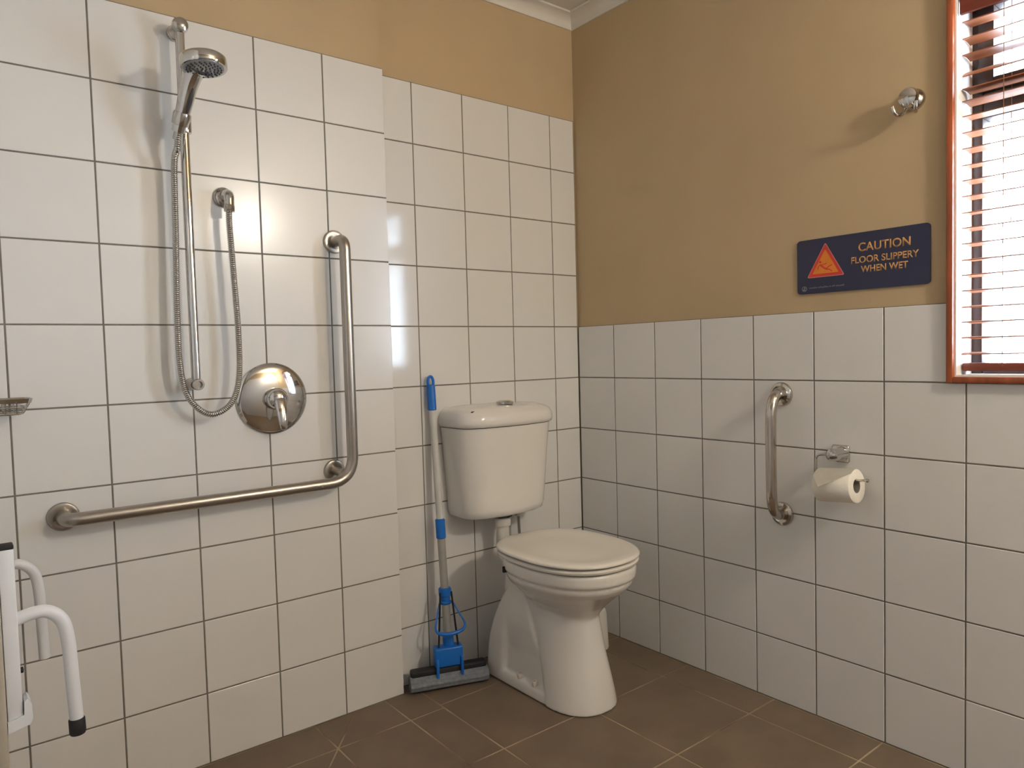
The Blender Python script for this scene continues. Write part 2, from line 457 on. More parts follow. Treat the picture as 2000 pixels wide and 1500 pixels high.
# venetian blind hanging in the reveal
blind = thing('venetian_blind', 'brown wooden slatted venetian blind hanging in the window', 'blind', (0.05, (W1Y0 + W1Y1) / 2, 1.03))
by0, by1 = W1Y0 - 0.007, W1Y1 + 0.007
zsl = [1.884, 1.842, 1.803, 1.763, 1.721, 1.691, 1.656] + [1.6145 - 0.0388 * k for k in range(15)]
for i, z in enumerate(zsl):
    bm = B()
    tilt = 0.42 if i == 3 else (-0.05 if i % 3 else 0.03)
    rings = []
    for yy in (by1, by0):
        rg = []
        for s_, up in ((-1, 0), (-0.5, 0.0022), (0, 0.003), (0.5, 0.0022), (1, 0)):
            rg.append((s_ * 0.0245, up + 0.0013))
        for s_, up in ((1, 0), (0.5, 0.0022), (0, 0.003), (-0.5, 0.0022), (-1, 0)):
            rg.append((s_ * 0.0245, up - 0.0013))
        ca, sb = math.cos(tilt), math.sin(tilt)
        rings.append([Vector((0.05 + a * ca - b * sb, yy, z + a * sb + b * ca)) for a, b in rg])
    loft(bm, rings); obj('slat', bm, M_slat, blind)
bm = B(); box(bm, (0.028, by1, 1.028), (0.072, by0, 1.048), 0.003); obj('bottom_rail', bm, M_valance, blind)
bm = B(); box(bm, (0.004, by1 + 0.001, 1.896), (0.016, by0 - 0.001, 1.979), 0.003); obj('valance', bm, M_valance, blind)
bm = B(); box(bm, (0.024, by1, 1.925), (0.076, by0, 1.975), 0.002); obj('head_rail', bm, M_frame, blind)
for yy in (by0 - 0.09, by1 + 0.09):
    for xx in (0.0235, 0.0765):
        bm = B(); tube(bm, [(xx, yy, 1.04), (xx, yy, 1.93)], 0.0009, 6); obj('ladder_cord', bm, M_cord, blind)

# ------------------------------------------------------------------ lamp behind the viewer
lp = thing('wall_lamp_offscreen', 'round glowing lamp on the wall opposite the shower', 'lamp', (LAMP_POS[0], YF, LAMP_POS[2]))
bm = B(); lathe(bm, [(0.0, 0.0), (0.055, 0.0), (0.055, 0.012), (0.03, 0.02), (0.02, 0.12), (0.035, 0.125), (0, 0.125)], (LAMP_POS[0], YF, LAMP_POS[2]), (0, 1, 0), 24)
obj('lamp_base', bm, M_chrome2, lp)
bm = B(); bmesh.ops.create_uvsphere(bm, u_segments=24, v_segments=14, radius=0.075, matrix=Matrix.Translation((LAMP_POS[0], YF + 0.19, LAMP_POS[2])))
obj('lamp_globe_offscreen', bm, lamp_mat(), lp)

# ------------------------------------------------------------------ toilet
AX = -0.4515
CX = -0.463
toilet = thing('toilet', 'white ceramic toilet with closed lid and cistern on tiled wall', 'toilet', (AX, -0.33, FZ))
def remesh(bm, voxel, smooth_it):
    me = bpy.data.meshes.new('tmp'); bm.to_mesh(me); bm.free()
    o = bpy.data.objects.new('tmp', me); C.objects.link(o)
    r = o.modifiers.new('r', 'REMESH'); r.mode = 'VOXEL'; r.voxel_size = voxel
    s_ = o.modifiers.new('s', 'SMOOTH'); s_.factor = 0.5; s_.iterations = smooth_it
    dg = bpy.context.evaluated_depsgraph_get(); dg.update()
    ev = o.evaluated_get(dg); me2 = bpy.data.meshes.new_from_object(ev)
    out = bmesh.new(); out.from_mesh(me2)
    bpy.data.objects.remove(o); bpy.data.meshes.remove(me); bpy.data.meshes.remove(me2)
    return out
bm = B()
# bowl
loft(bm, [sell(AX, -0.40, z, a, bf, bb, 2.25) for z, a, bf, bb in
          ((0.26, 0.066, 0.108, 0.12), (0.295, 0.078, 0.128, 0.15), (0.318, 0.094, 0.146, 0.17), (0.338, 0.116, 0.168, 0.185), (0.358, 0.139, 0.192, 0.195),
           (0.377, 0.157, 0.215, 0.205), (0.394, 0.168, 0.230, 0.21), (0.405, 0.171, 0.234, 0.21), (0.411, 0.168, 0.230, 0.21))])
loft(bm, [sell(AX, -0.40, z, a, bf, bb, 2.25) for z, a, bf, bb in
          ((0.412, 0.160, 0.22, 0.20), (0.415, 0.1735, 0.239, 0.22), (0.418, 0.1765, 0.243, 0.22), (0.447, 0.1785, 0.245, 0.22), (0.4535, 0.176, 0.242, 0.218))])
# front column, flaring to the floor
loft(bm, [sell(AX, cy, z, a, bf, bb, 2.3) for z, cy, a, bf, bb in
          ((FZ + 0.001, -0.43, 0.114, 0.141, 0.06), (0.05, -0.425, 0.108, 0.139, 0.06), (0.10, -0.415, 0.101, 0.139, 0.07), (0.16, -0.40, 0.092, 0.141, 0.09),
           (0.22, -0.39, 0.084, 0.140, 0.13), (0.27, -0.385, 0.079, 0.136, 0.16), (0.32, -0.38, 0.080, 0.136, 0.17))])
# rear lobe (domed) and the flange that carries the bolts
def slab_ring(hw, y0_, y1_, z, r_):
    pts = []
    for cx_, cy_, a0 in ((AX + hw - r_, y0_ - r_, 0), (AX - hw + r_, y0_ - r_, 90), (AX - hw + r_, y1_ + r_, 180), (AX + hw - r_, y1_ + r_, 270)):
        for k in range(5):
            t = math.radians(a0 + k * 22.5); pts.append(Vector((cx_ + r_ * math.cos(t), cy_ + r_ * math.sin(t), z)))
    return pts
prof = [(0.112, FZ + 0.001), (0.111, 0.05), (0.108, 0.10), (0.102, 0.15), (0.093, 0.20), (0.082, 0.245), (0.070, 0.285), (0.058, 0.315), (0.05, 0.33)]
# full-width band at the very back, then the side panel: pocketed low down, full width higher up
def back_y(z): return -0.10 - 0.012 * (z / 0.33) - 0.062 * max(0, (z - 0.10) / 0.23) ** 2
def front_y(z): return -0.425 + 0.165 * max(0, (z - 0.05) / 0.28) ** 1.1
loft(bm, [slab_ring(hw, back_y(z), min(back_y(z) - 0.045, -0.196), z, 0.014) for hw, z in prof])
loft(bm, [slab_ring(hw - (0.019 if z < 0.13 else 0.019 * max(0, (0.22 - z) / 0.09)), back_y(z), front_y(z), z, 0.012) for hw, z in [(0.112, FZ + 0.001), (0.111, 0.05), (0.108, 0.10), (0.104, 0.13), (0.098, 0.17), (0.090, 0.21), (0.082, 0.245), (0.070, 0.285), (0.058, 0.315), (0.05, 0.33)]])
loft(bm, [sell(AX, -0.31, z, a, bf, 0.21, 2.6, 48, 6) for z, a, bf in ((FZ + 0.001, 0.1125, 0.257), (0.034, 0.110, 0.252), (0.046, 0.105, 0.246))])
loft(bm, [sell(AX, -0.27, z, a, 0.15, 0.15, 4) for z, a in ((0.03, 0.084), (0.15, 0.078), (0.27, 0.064), (0.36, 0.055))])
box(bm, (AX - 0.05, -0.30, 0.26), (AX + 0.05, -0.165, 0.42), 0.02, 3)
bm = remesh(bm, 0.0040, 10)
pan = obj('pan', bm, M_ceramic, toilet, True, angle=70)
# seat ring and lid
SC = -0.412
def ringpts(z, ins, n=2.3): return sell(AX, SC, z, 0.188 - ins, 0.238 - ins, 0.236 - ins, n, 64, 2.8)
bm = B()
loft(bm, [ringpts(z + 0.011, i_) for z, i_ in ((0.4440, 0.030), (0.4465, 0.016), (0.4475, 0.007), (0.450, 0.004), (0.456, 0.003), (0.4590, 0.006), (0.4605, 0.013), (0.4615, 0.032))])
obj('seat', bm, M_seat, toilet, True, angle=50)
bm = B()
loft(bm, [ringpts(z + 0.011, i_) for z, i_ in ((0.4615, 0.030), (0.4650, 0.014), (0.4660, 0.005), (0.4680, 0.001), (0.4715, 0.0), (0.4755, 0.002), (0.4780, 0.006), (0.4788, 0.012), (0.4788, 0.030), (0.4765, 0.050), (0.4735, 0.075), (0.4725, 0.105), (0.4722, 0.14))])
obj('lid', bm, M_seat, toilet, True, angle=60)
for sx in (-1, 1):
    bm = B(); lathe(bm, [(0, 0), (0.013, 0), (0.013, 0.034), (0.009, 0.038), (0, 0.038)], (AX + sx * 0.075, -0.197, 0.443), (0, 0, 1), 18)
    obj('hinge', bm, M_seat, toilet)
# bumper seen under the rear of the seat
bm = B(); box(bm, (AX - 0.164, -0.290, 0.408), (AX - 0.150, -0.281, 0.428), 0.002); obj('seat_bumper', bm, M_dark, toilet)
# flush pipe with collar and nut
bm = B(); tube(bm, fillet([(AX - 0.012, -0.085, 0.555), (AX - 0.012, -0.085, 0.385), (AX - 0.005, -0.21, 0.365)], 0.07, 10), 0.0235, 20)
fp = obj('flush_pipe', bm, M_plastic, toilet)
bm = B(); lathe(bm, [(0.0235, 0), (0.0305, 0.002), (0.031, 0.020), (0.029, 0.028), (0.0235, 0.03)], (AX - 0.012, -0.085, 0.500), (0, 0, 1), 24); obj('pipe_collar', bm, M_plastic, fp)
bm = B(); lathe(bm, [(0, 0), (0.036, 0.0), (0.036, 0.018), (0, 0.018)], (AX - 0.012, -0.085, 0.533), (0, 0, 1), 8); obj('pipe_nut', bm, M_dark, fp)
# bolts on the foot flange
for sx in (-1, 1):
    for yy in (-0.276, -0.352):
        bm = B(); lathe(bm, [(0, -0.008), (0.0105, -0.008), (0.0105, 0.003), (0.008, 0.007), (0.004, 0.0075), (0.0035, 0.004), (0, 0.004)], (AX + sx * 0.0985, yy, 0.0540), (sx * 0.25, 0, 1), 14)
        obj('bolt_cap', bm, M_screw, toilet)
# cistern: rounded D plan, tapering down
def dplan(z, hw, dep, rad, back=-0.004, cnt=9):
    pts = [Vector((CX + hw, back, z)), Vector((CX - hw, back, z))]
    for k in range(cnt):
        t = PI + k / (cnt - 1) * PI / 2
        pts.append(Vector((CX - hw + rad + rad * math.cos(t), -dep + rad * 0.8 + rad * 0.8 * math.sin(t), z)))
    for q_ in (0.33, 0.66):
        pts.append(Vector((CX + (-hw + rad) * (1 - 2 * q_), -dep - 0.010, z)))
    for k in range(cnt):
        t = 1.5 * PI + k / (cnt - 1) * PI / 2
        pts.append(Vector((CX + hw - rad + rad * math.cos(t), -dep + rad * 0.8 + rad * 0.8 * math.sin(t), z)))
    return pts
bm = B()
loft(bm, [dplan(z, hw, dp, r_) for z, hw, dp, r_ in
          ((0.545, 0.146, 0.118, 0.07), (0.547, 0.157, 0.138, 0.075), (0.554, 0.166, 0.151, 0.08), (0.574, 0.171, 0.158, 0.085), (0.63, 0.175, 0.162, 0.085), (0.75, 0.183, 0.168, 0.085), (0.857, 0.1905, 0.175, 0.085))])
obj('cistern', bm, M_ceramic, toilet, True, angle=50)
bm = B()
loft(bm, [dplan(z, hw, dp, r_) for z, hw, dp, r_ in
          ((0.8590, 0.190, 0.176, 0.085), (0.8615, 0.196, 0.184, 0.088), (0.874, 0.199, 0.188, 0.09), (0.894, 0.197, 0.186, 0.09), (0.908, 0.191, 0.178, 0.09), (0.918, 0.178, 0.162, 0.088), (0.924, 0.16, 0.14, 0.085), (0.927, 0.10, 0.10, 0.06))])
lid = obj('cistern_lid', bm, M_ceramic, toilet, True, angle=60)
bm = B(); lathe(bm, [(0, -0.004), (0.031, -0.004), (0.031, 0.003), (0.027, 0.006), (0.024, 0.0055), (0.021, 0.008), (0, 0.009)], (CX + 0.010, -0.105, 0.932), (0, 0, 1), 32); obj('flush_button', bm, M_chrome, lid)
bm = B(); box(bm, (CX - 0.166, -0.1515, 0.9110), (CX - 0.141, -0.1500, 0.9150), 0.0, rot=Matrix.Rotation(0.25, 3, 'Z')); obj('maker_mark', bm, M_dark, lid, False)
# supply valve and hose under the cistern
bm = B(); lathe(bm, [(0, 0), (0.012, 0), (0.014, 0.03), (0.02, 0.034), (0.02, 0.05), (0, 0.05)], (CX + 0.095, -0.055, 0.515), (0, 0, 1), 14); v_ = obj('inlet_nut', bm, M_plastic, toilet)
bm = B(); tube(bm, catmull([(CX + 0.095, -0.055, 0.52), (CX + 0.10, -0.052, 0.46), (CX + 0.115, -0.04, 0.38), (CX + 0.12, -0.015, 0.30), (CX + 0.12, 0.002, 0.28)], 8), 0.0055, 10); obj('inlet_hose', bm, M_chrome2, toilet)

# white container standing behind the pan
tb = thing('toilet_brush_holder', 'white upright cylinder standing on floor behind the toilet pan', 'brush holder', (-0.125, -0.20, FZ))
bm = B(); lathe(bm, [(0, 0), (0.040, 0.0), (0.042, 0.004), (0.040, 0.05), (0.036, 0.13), (0.033, 0.142), (0.024, 0.148), (0.010, 0.150), (0, 0.150)], (-0.125, -0.20, FZ), (0, 0, 1), 28); obj('holder', bm, M_plastic, tb)
bm = B(); lathe(bm, [(0, 0.0), (0.008, 0.0), (0.007, 0.16), (0.009, 0.20), (0.0, 0.206)], (-0.125, -0.20, FZ + 0.148), (0, 0, 1), 12); obj('brush_handle', bm, M_plastic, tb)

# ------------------------------------------------------------------ sponge mop leaning on the toilet wall
mop = thing('sponge_mop', 'blue and white sponge mop leaning on the wall beside the toilet', 'mop', (-0.705, -0.095, FZ))
PB, PT = Vector((-0.703, -0.092, 0.10)), Vector((-0.697, -0.017, 1.035))
def pp(z): return PB + (PT - PB) * ((z - PB.z) / (PT.z - PB.z))
def seg(name, z0, z1, r, material, par=mop, sg=16, ends=True):
    a, b = pp(z0), pp(z1); L = (b - a).length
    bm = B(); e = min(0.003, r * 0.3)
    lathe(bm, [(0, 0), (r - e, 0), (r, e), (r, L - e), (r - e, L), (0, L)], a, (b - a), sg); return obj(name, bm, material, par)
seg('pole', 0.52, 0.94, 0.0118, M_pole); seg('lower_pole', 0.135, 0.53, 0.0135, M_alu)
seg('pole_sleeve', 0.492, 0.558, 0.0165, M_blue)
grip = seg('grip', 0.918, 1.005, 0.0145, M_blue)
# hanging eye at the top of the grip: flattened loop
c0 = pp(1.012); bm = B()
tube(bm, [c0 + Vector((0.0105 * math.cos(t), 0, 0.020 * math.sin(t))) for t in [2 * PI * k / 24 for k in range(25)]], 0.0048, 10, cap=False)
obj('hanging_eye', bm, M_blue, grip)
HA = math.radians(-19.5)                       # the head is turned on the floor
hd = Vector((math.cos(HA), math.sin(HA), 0)); hn = Vector((-hd.y, hd.x, 0)) * -1     # along, and outwards from the wall
HC = Vector((-0.709, -0.094, 0))
def hbox(bm, u0, u1, v0, v1, z0, z1, bev=0.003, seg_=2):
    r = Matrix.Rotation(HA, 3, 'Z')
    box(bm, (HC.x + u0, HC.y - v1, z0), (HC.x + u1, HC.y - v0, z1), bev, seg_, rot=r, piv=HC)
# sponge, grooved roller shape
bm = B(); rings = []
for u in (-0.131, -0.128, 0.128, 0.131):
    k_ = 0.93 if abs(u) > 0.129 else 1
    rg = []
    for j in range(40):
        t = 2 * PI * j / 40; rr = (0.030 + 0.0016 * math.cos(10 * t)) * k_
        rg.append(HC + hd * u + hn * (rr * 1.0 * math.cos(t) + 0.004) + Vector((0, 0, FZ + 0.028 + rr * 0.86 * math.sin(t))))
    rings.append(rg)
loft(bm, rings); obj('sponge', bm, M_sponge, mop, True, angle=50)
bm = B(); hbox(bm, -0.127, 0.127, -0.020, 0.016, 0.052, 0.076, 0.007, 3); carrier = obj('sponge_carrier', bm, M_rubber, mop)
# blue head housing
bm = B(); hbox(bm, -0.047, 0.047, -0.020, 0.022, 0.078, 0.142, 0.006, 3); hs = obj('head_housing', bm, M_blue, mop)
for u in (-0.041, 0.041):
    bm = B(); hbox(bm, u - 0.0045, u + 0.0045, 0.020, 0.030, 0.040, 0.110, 0.002); obj('squeeze_arm', bm, M_blue, hs)
seg('pole_socket', 0.138, 0.172, 0.0185, M_blue)
# slider collar, squeeze lever and the two rods
col_ = seg('slider_collar', 0.302, 0.330, 0.0215, M_blue)
seg('slider_ring', 0.276, 0.286, 0.0205, M_blue); seg('slider_neck', 0.284, 0.304, 0.0155, M_blue)
ct_ = pp(0.281)
bm = B()
lev = [ct_ + hd * 0.023 + hn * 0.004 + Vector((0, 0, 0.0)), ct_ + hd * 0.040 + hn * 0.022 + Vector((0, 0, -0.035)), ct_ + hd * 0.054 + hn * 0.040 + Vector((0, 0, -0.066)),
       ct_ + hd * 0.040 + hn * 0.052 + Vector((0, 0, -0.081)), ct_ + hn * 0.058 + Vector((0, 0, -0.087)), ct_ - hd * 0.034 + hn * 0.052 + Vector((0, 0, -0.083)),
       ct_ - hd * 0.044 + hn * 0.040 + Vector((0, 0, -0.070)), ct_ - hd * 0.034 + hn * 0.022 + Vector((0, 0, -0.035)), ct_ - hd * 0.022 + hn * 0.004]
tube(bm, catmull(lev, 8), 0.004, 10, radf=lambda t: 0.0028 + 0.0042 * math.exp(-((t - 0.5) / 0.2) ** 2)); obj('squeeze_lever', bm, M_blue, mop)
for s_ in (-1, 1):
    bm = B(); tube(bm, [pp(0.318) + hd * s_ * 0.0185 + hn * 0.012, HC + hd * s_ * 0.033 + hn * 0.010 + Vector((0, 0, 0.136))], 0.0032, 10); obj('pull_rod', bm, M_dark, mop)

# ------------------------------------------------------------------ L-shaped grab bar on the shower wall
BY = SY - 0.068
gb = thing('grab_bar', 'long L-shaped brushed steel grab bar on the shower wall', 'grab bar', (-1.0315, SY, 0.737))
bm = B()
tube(bm, fillet([(-1.0335, SY - 0.004, 1.449), (-1.0315, BY, 1.449), (-1.0315, BY, 0.737), (-1.757, BY, 0.737), (-1.757, SY - 0.004, 0.737)], 0.078, 12), 0.0163, 24)
obj('rail', bm, M_steel, gb)
def flange(parent, c, ax, r=0.0345, material=M_steel, h=0.010):
    bm = B(); lathe(bm, [(0, 0.0005), (r, 0.0005), (r, h * 0.45), (r * 0.93, h * 0.8), (r * 0.72, h), (r * 0.6, h * 0.85), (0, h * 0.8)], c, ax, 36); return obj('wall_flange', bm, material, parent)
flange(gb, (-1.0335, SY, 1.449), (0, -1, 0)); flange(gb, (-1.757, SY, 0.737), (0, -1, 0)); flange(gb, (-1.062, SY, 0.764), (0, -1, 0), 0.033)
bm = B(); tube(bm, [(-1.062, SY - 0.005, 0.764), (-1.061, BY + 0.006, 0.763)], 0.0125, 18); obj('corner_stub', bm, M_steel, gb)

# ------------------------------------------------------------------ grab handle on the window wall
gh = thing('grab_bar', 'short polished steel grab handle upright on the window wall tiles', 'grab bar', (0, -0.8905, 0.595))
bm = B(); tube(bm, catmull([(-0.004, -0.8905, 0.958), (-0.028, -0.8915, 0.9565), (-0.050, -0.8925, 0.943), (-0.063, -0.8935, 0.912), (-0.066, -0.8935, 0.865), (-0.066, -0.8935, 0.70), (-0.063, -0.8935, 0.643), (-0.050, -0.8925, 0.611), (-0.028, -0.8915, 0.597), (-0.004, -0.8905, 0.595)], 8), 0.0158, 24); obj('rail', bm, M_bright, gh)
flange(gh, (0, -0.8905, 0.958), (-1, 0, 0), 0.036, M_bright, 0.013); flange(gh, (0, -0.8905, 0.595), (-1, 0, 0), 0.036, M_bright, 0.013)

# ------------------------------------------------------------------ shower rail, hand shower, hose, mixer
RX, RY = -1.4545, -0.105
sr = thing('shower_rail', 'chrome riser rail fixed upright on the shower wall', 'shower rail', (RX, SY, 1.045))
bm = B(); tube(bm, [(RX, RY, 1.047), (RX, RY, 1.945)], 0.0108, 20); obj('rail', bm, M_chrome, sr)
bm = B(); lathe(bm, [(0, 0.0005), (0.019, 0.0005), (0.019, 0.012), (0.0155, 0.016), (0.0140, 0.050), (0.018, 0.054), (0.0195, 0.064), (0.017, 0.075), (0.009, 0.080), (0, 0.081)], (RX, SY, 1.953), (0, -1, 0), 28); obj('upper_bracket', bm, M_chrome2, sr)
bm = B(); lathe(bm, [(0, 0.0005), (0.0165, 0.0005), (0.0165, 0.008), (0.0145, 0.012), (0.0145, 0.078), (0.0130, 0.080), (0.0095, 0.080), (0.0090, 0.070), (0, 0.070)], (RX, SY, 1.043), (0, -1, 0), 28); obj('lower_bracket', bm, M_chrome2, sr)
# slider that carries the hand shower
bm = B(); lathe(bm, [(0.0108, 0), (0.0165, 0.001), (0.0175, 0.006), (0.0175, 0.044), (0.0165, 0.049), (0.0108, 0.05)], (RX, RY, 1.685), (0, 0, 1), 24); sl = obj('slider', bm, M_chrome, sr)
HB = Vector((-1.4755, -0.143, 1.690)); HT = Vector((-1.4545, -0.197, 1.806))
hdir = (HT - HB).normalized()
bm = B(); lathe(bm, [(0.0140, -0.002), (0.0195, 0.0), (0.0215, 0.024), (0.0200, 0.030), (0.0160, 0.030)], HB + hdir * 0.004, hdir, 22); obj('holder_cup', bm, M_chrome2, sl)
bm = B(); tube(bm, [(RX - 0.004, RY - 0.010, 1.708), HB + hdir * 0.018], 0.0095, 14); obj('holder_arm', bm, M_chrome, sl)
hsw = thing('hand_shower', 'chrome hand shower with round head resting in the rail slider', 'shower head', tuple(HB))
HCn = Vector((-1.441, -0.246, 1.822)); hN = Vector((0.04, -0.10, -1.0)).normalized()
bm = B(); path = catmull([HB - hdir * 0.014, HB + (HT - HB) * 0.35, HB + (HT - HB) * 0.75, HT + Vector((0.004, -0.010, 0.010)), HCn - hN * 0.004 + Vector((-0.004, 0.018, 0))], 8)
tube(bm, path, 0.013, 20, radf=lambda t: 0.0150 + 0.0055 * math.sin(min(1, t * 1.5) * PI / 2) + 0.045 * max(0, t - 0.50) ** 1.5)
obj('handle', bm, M_chrome, hsw)
bm = B(); lathe(bm, [(0, -0.0125), (0.040, -0.0120), (0.0495, -0.0105), (0.0530, -0.007), (0.0538, -0.002), (0.0538, 0.014), (0.0515, 0.017), (0.047, 0.0165), (0, 0.0160)], HCn, hN, 48); hdd = obj('head', bm, M_chrome, hsw)
bm = B(); lathe(bm, [(0, 0.0155), (0.0455, 0.0155), (0.0455, 0.0178), (0.044, 0.0186), (0, 0.0186)], HCn, hN, 40); fc = obj('spray_face', bm, M_face, hdd)
n1 = hN.orthogonal().normalized(); n2 = hN.cross(n1)
bm = B()
for rr, cnt in ((0.039, 22), (0.032, 18), (0.024, 13), (0.015, 8), (0.006, 4)):
    for k in range(cnt):
        t = 2 * PI * k / cnt
        lathe(bm, [(0, 0.018), (0.0023, 0.018), (0.0017, 0.0215), (0, 0.0215)], HCn + (n1 * math.cos(t) + n2 * math.sin(t)) * rr, hN, 6)
obj('nozzles', bm, M_nozzle, fc)
io = Vector((0.004, -0.0158, -0.0105))
bm = B(); tube(bm, [HB + (HT - HB) * t_ + io for t_ in (0.30, 0.5, 0.78)], 0.0045, 10, radf=lambda t: 0.0025 + 0.003 * math.sin(PI * t)); obj('handle_inlay', bm, M_nozzle, hsw)

# wall outlet elbow and flexible hose
EL = Vector((-1.349, SY, 1.545))
eo = thing('hose_outlet', 'chrome wall elbow feeding the shower hose', 'wall outlet', tuple(EL))
bm = B(); lathe(bm, [(0, 0.0005), (0.0265, 0.0005), (0.0270, 0.006), (0.022, 0.012), (0.014, 0.015), (0, 0.015)], EL, (0, -1, 0), 32); obj('rosette', bm, M_chrome2, eo)
bm = B(); tube(bm, fillet([EL + Vector((0, -0.010, 0)), EL + Vector((0, -0.050, 0.002)), EL + Vector((-0.001, -0.052, -0.034))], 0.03, 10), 0.0145, 20, radf=lambda t: 0.0150 - 0.002 * t); obj('elbow', bm, M_chrome, eo)
bm = B(); lathe(bm, [(0.009, 0), (0.0140, 0.0), (0.0145, 0.016), (0.013, 0.018), (0.009, 0.018)], EL + Vector((-0.001, -0.052, -0.046)), (0, 0, 1), 8); obj('hose_nut', bm, M_chrome2, eo)
hose_pts = [HB - hdir * 0.010, HB + Vector((-0.004, 0.016, -0.050)), (-1.4825, -0.103, 1.600), (-1.4855, -0.098, 1.438), (-1.491, -0.098, 1.243), (-1.4905, -0.100, 1.086), (-1.472, -0.1, 1.006), (-1.424, -0.1, 0.963),
            (-1.371, -0.1, 0.986), (-1.3455, -0.1, 1.053), (-1.3415, -0.100, 1.177), (-1.347, -0.099, 1.341), (-1.3515, -0.098, 1.47), EL + Vector((-0.001, -0.052, -0.034))]
cp = catmull(hose_pts, 40)
# even re-sampling so that the wound ribs are regular
acc = [0.0]
for a, b in zip(cp, cp[1:]): acc.append(acc[-1] + (b - a).length)
step = 0.0017; N = int(acc[-1] / step); hp = []; j = 0
for i in range(N + 1):
    s_ = acc[-1] * i / N
    while j < len(acc) - 2 and acc[j + 1] < s_: j += 1
    hp.append(cp[j].lerp(cp[j + 1], (s_ - acc[j]) / max(1e-9, acc[j + 1] - acc[j])))
hz = thing('shower_hose', 'ribbed chrome hose looping from hand shower to wall elbow', 'hose', tuple(hose_pts[7]))
cnt_ = [0]
def ribs(t):
    i = round(t * N); return 0.0084 if i % 3 < 2 else 0.0066
bm = B(); tube(bm, hp, 0.007, 10, radf=ribs); obj('hose', bm, M_chrome2, hz, True, angle=80)
bm = B(); tube(bm, [HB - hdir * 0.034, HB - hdir * 0.008], 0.0095, 14); obj('end_ferrule', bm, M_chrome2, hz)

# mixer
MX = Vector((-1.2405, SY, 0.992))
mx_ = thing('shower_mixer', 'round chrome shower mixer plate with a lever handle', 'mixer tap', tuple(MX))
bm = B(); lathe(bm, [(0, 0.0005), (0.1005, 0.0005), (0.1015, 0.003), (0.100, 0.006), (0.085, 0.0115), (0.060, 0.0165), (0.042, 0.019), (0, 0.020)], MX, (0, -1, 0), 72); obj('cover_plate', bm, M_chrome, mx_, True, angle=60)
bm = B(); lathe(bm, [(0, 0.015), (0.031, 0.015), (0.031, 0.040), (0.0295, 0.046), (0.024, 0.056), (0.014, 0.062), (0, 0.064)], MX + Vector((0.001, 0, 0.0)), (0, -1, 0), 36); obj('hub', bm, M_chrome, mx_)
bm = B(); rings = []
for y_, z_, a, b in ((-0.030, 0.016, 0.016, 0.010), (-0.050, 0.004, 0.019, 0.012), (-0.064, -0.020, 0.0175, 0.010), (-0.072, -0.045, 0.0145, 0.008), (-0.076, -0.066, 0.0120, 0.0065), (-0.077, -0.080, 0.009, 0.005), (-0.077, -0.085, 0.004, 0.003)):
    d_ = Vector((0, -0.45, -0.9)).normalized(); nn = Vector((0, -0.9, 0.45)).normalized()
    rings.append([MX + Vector((0.003, y_, z_)) + Vector((1, 0, 0)) * a * math.cos(2 * PI * k / 20) + nn * b * math.sin(2 * PI * k / 20) for k in range(20)])
loft(bm, rings); obj('lever', bm, M_chrome, mx_, True, angle=70)

# ------------------------------------------------------------------ wire soap basket on the shower wall
sb = thing('soap_basket', 'chrome wire soap basket on the shower wall tiles', 'soap basket', (-1.885, SY, 1.0))
def rrect(x0, x1, y0, y1, z, r=0.02): return [(x0 + r, y0, z), (x1 - r, y0, z), (x1 - r * 0.3, y0 + r * 0.3, z), (x1, y0 + r, z), (x1, y1 - r, z), (x1 - r * 0.3, y1 - r * 0.3, z), (x1 - r, y1, z), (x0 + r, y1, z), (x0 + r * 0.3, y1 - r * 0.3, z), (x0, y1 - r, z), (x0, y0 + r, z), (x0 + r * 0.3, y0 + r * 0.3, z)]
bx0, bx1 = -1.955, -1.812
def band(name, x0, x1, y0, y1, z, rad, flat):
    pts = catmull(rrect(x0, x1, y0, y1, z), 3, closed=True); pts.append(pts[0])
    bm = B()
    if flat:
        a = [[Vector(p) + Vector((0, 0, -flat)), Vector(p) + Vector((0, 0, flat))] for p in pts]
        c = Vector(((x0 + x1) / 2, (y0 + y1) / 2, z))
        rings = []
        for p in pts:
            o_ = (p - c); o_.z = 0; o_ = o_.normalized() * 0.0016
            rings.append([p + Vector((0, 0, -flat)) - o_ * 3.0, p + Vector((0, 0, flat)) - o_, p + Vector((0, 0, flat)) + o_, p + Vector((0, 0, -flat)) - o_])
        loft(bm, rings, cap=False)
    else: tube(bm, pts, rad, 8, cap=False)
    return obj(name, bm, M_chrome2, sb)
band('rim', bx0, bx1, SY - 0.105, SY - 0.006, 1.025, 0.003, 0.005)
band('middle_wire', bx0 + 0.009, bx1 - 0.009, SY - 0.098, SY - 0.010, 1.010, 0.0018, 0)
band('base_wire', bx0 + 0.018, bx1 - 0.018, SY - 0.092, SY - 0.014, 0.996, 0.0020, 0)
for k in range(5):
    xx = bx0 + 0.03 + k * 0.0207
    bm = B(); tube(bm, fillet([(xx, SY - 0.007, 1.024), (xx, SY - 0.016, 0.996), (xx, SY - 0.090, 0.996), (xx, SY - 0.104, 1.024)], 0.008, 4), 0.0015, 8); obj('cross_wire', bm, M_chrome2, sb)
for yy in (SY - 0.035, SY - 0.075):
    bm = B(); tube(bm, fillet([(bx0 + 0.002, yy, 1.024), (bx0 + 0.018, yy, 0.994), (bx1 - 0.018, yy, 0.994), (bx1 - 0.002, yy, 1.024)], 0.008, 4), 0.0015, 8); obj('long_wire', bm, M_chrome2, sb)
bm = B(); box(bm, (bx0 + 0.03, SY - 0.009, 1.0), (bx0 + 0.09, SY - 0.0005, 1.022), 0.002); obj('wall_plate', bm, M_chrome2, sb)

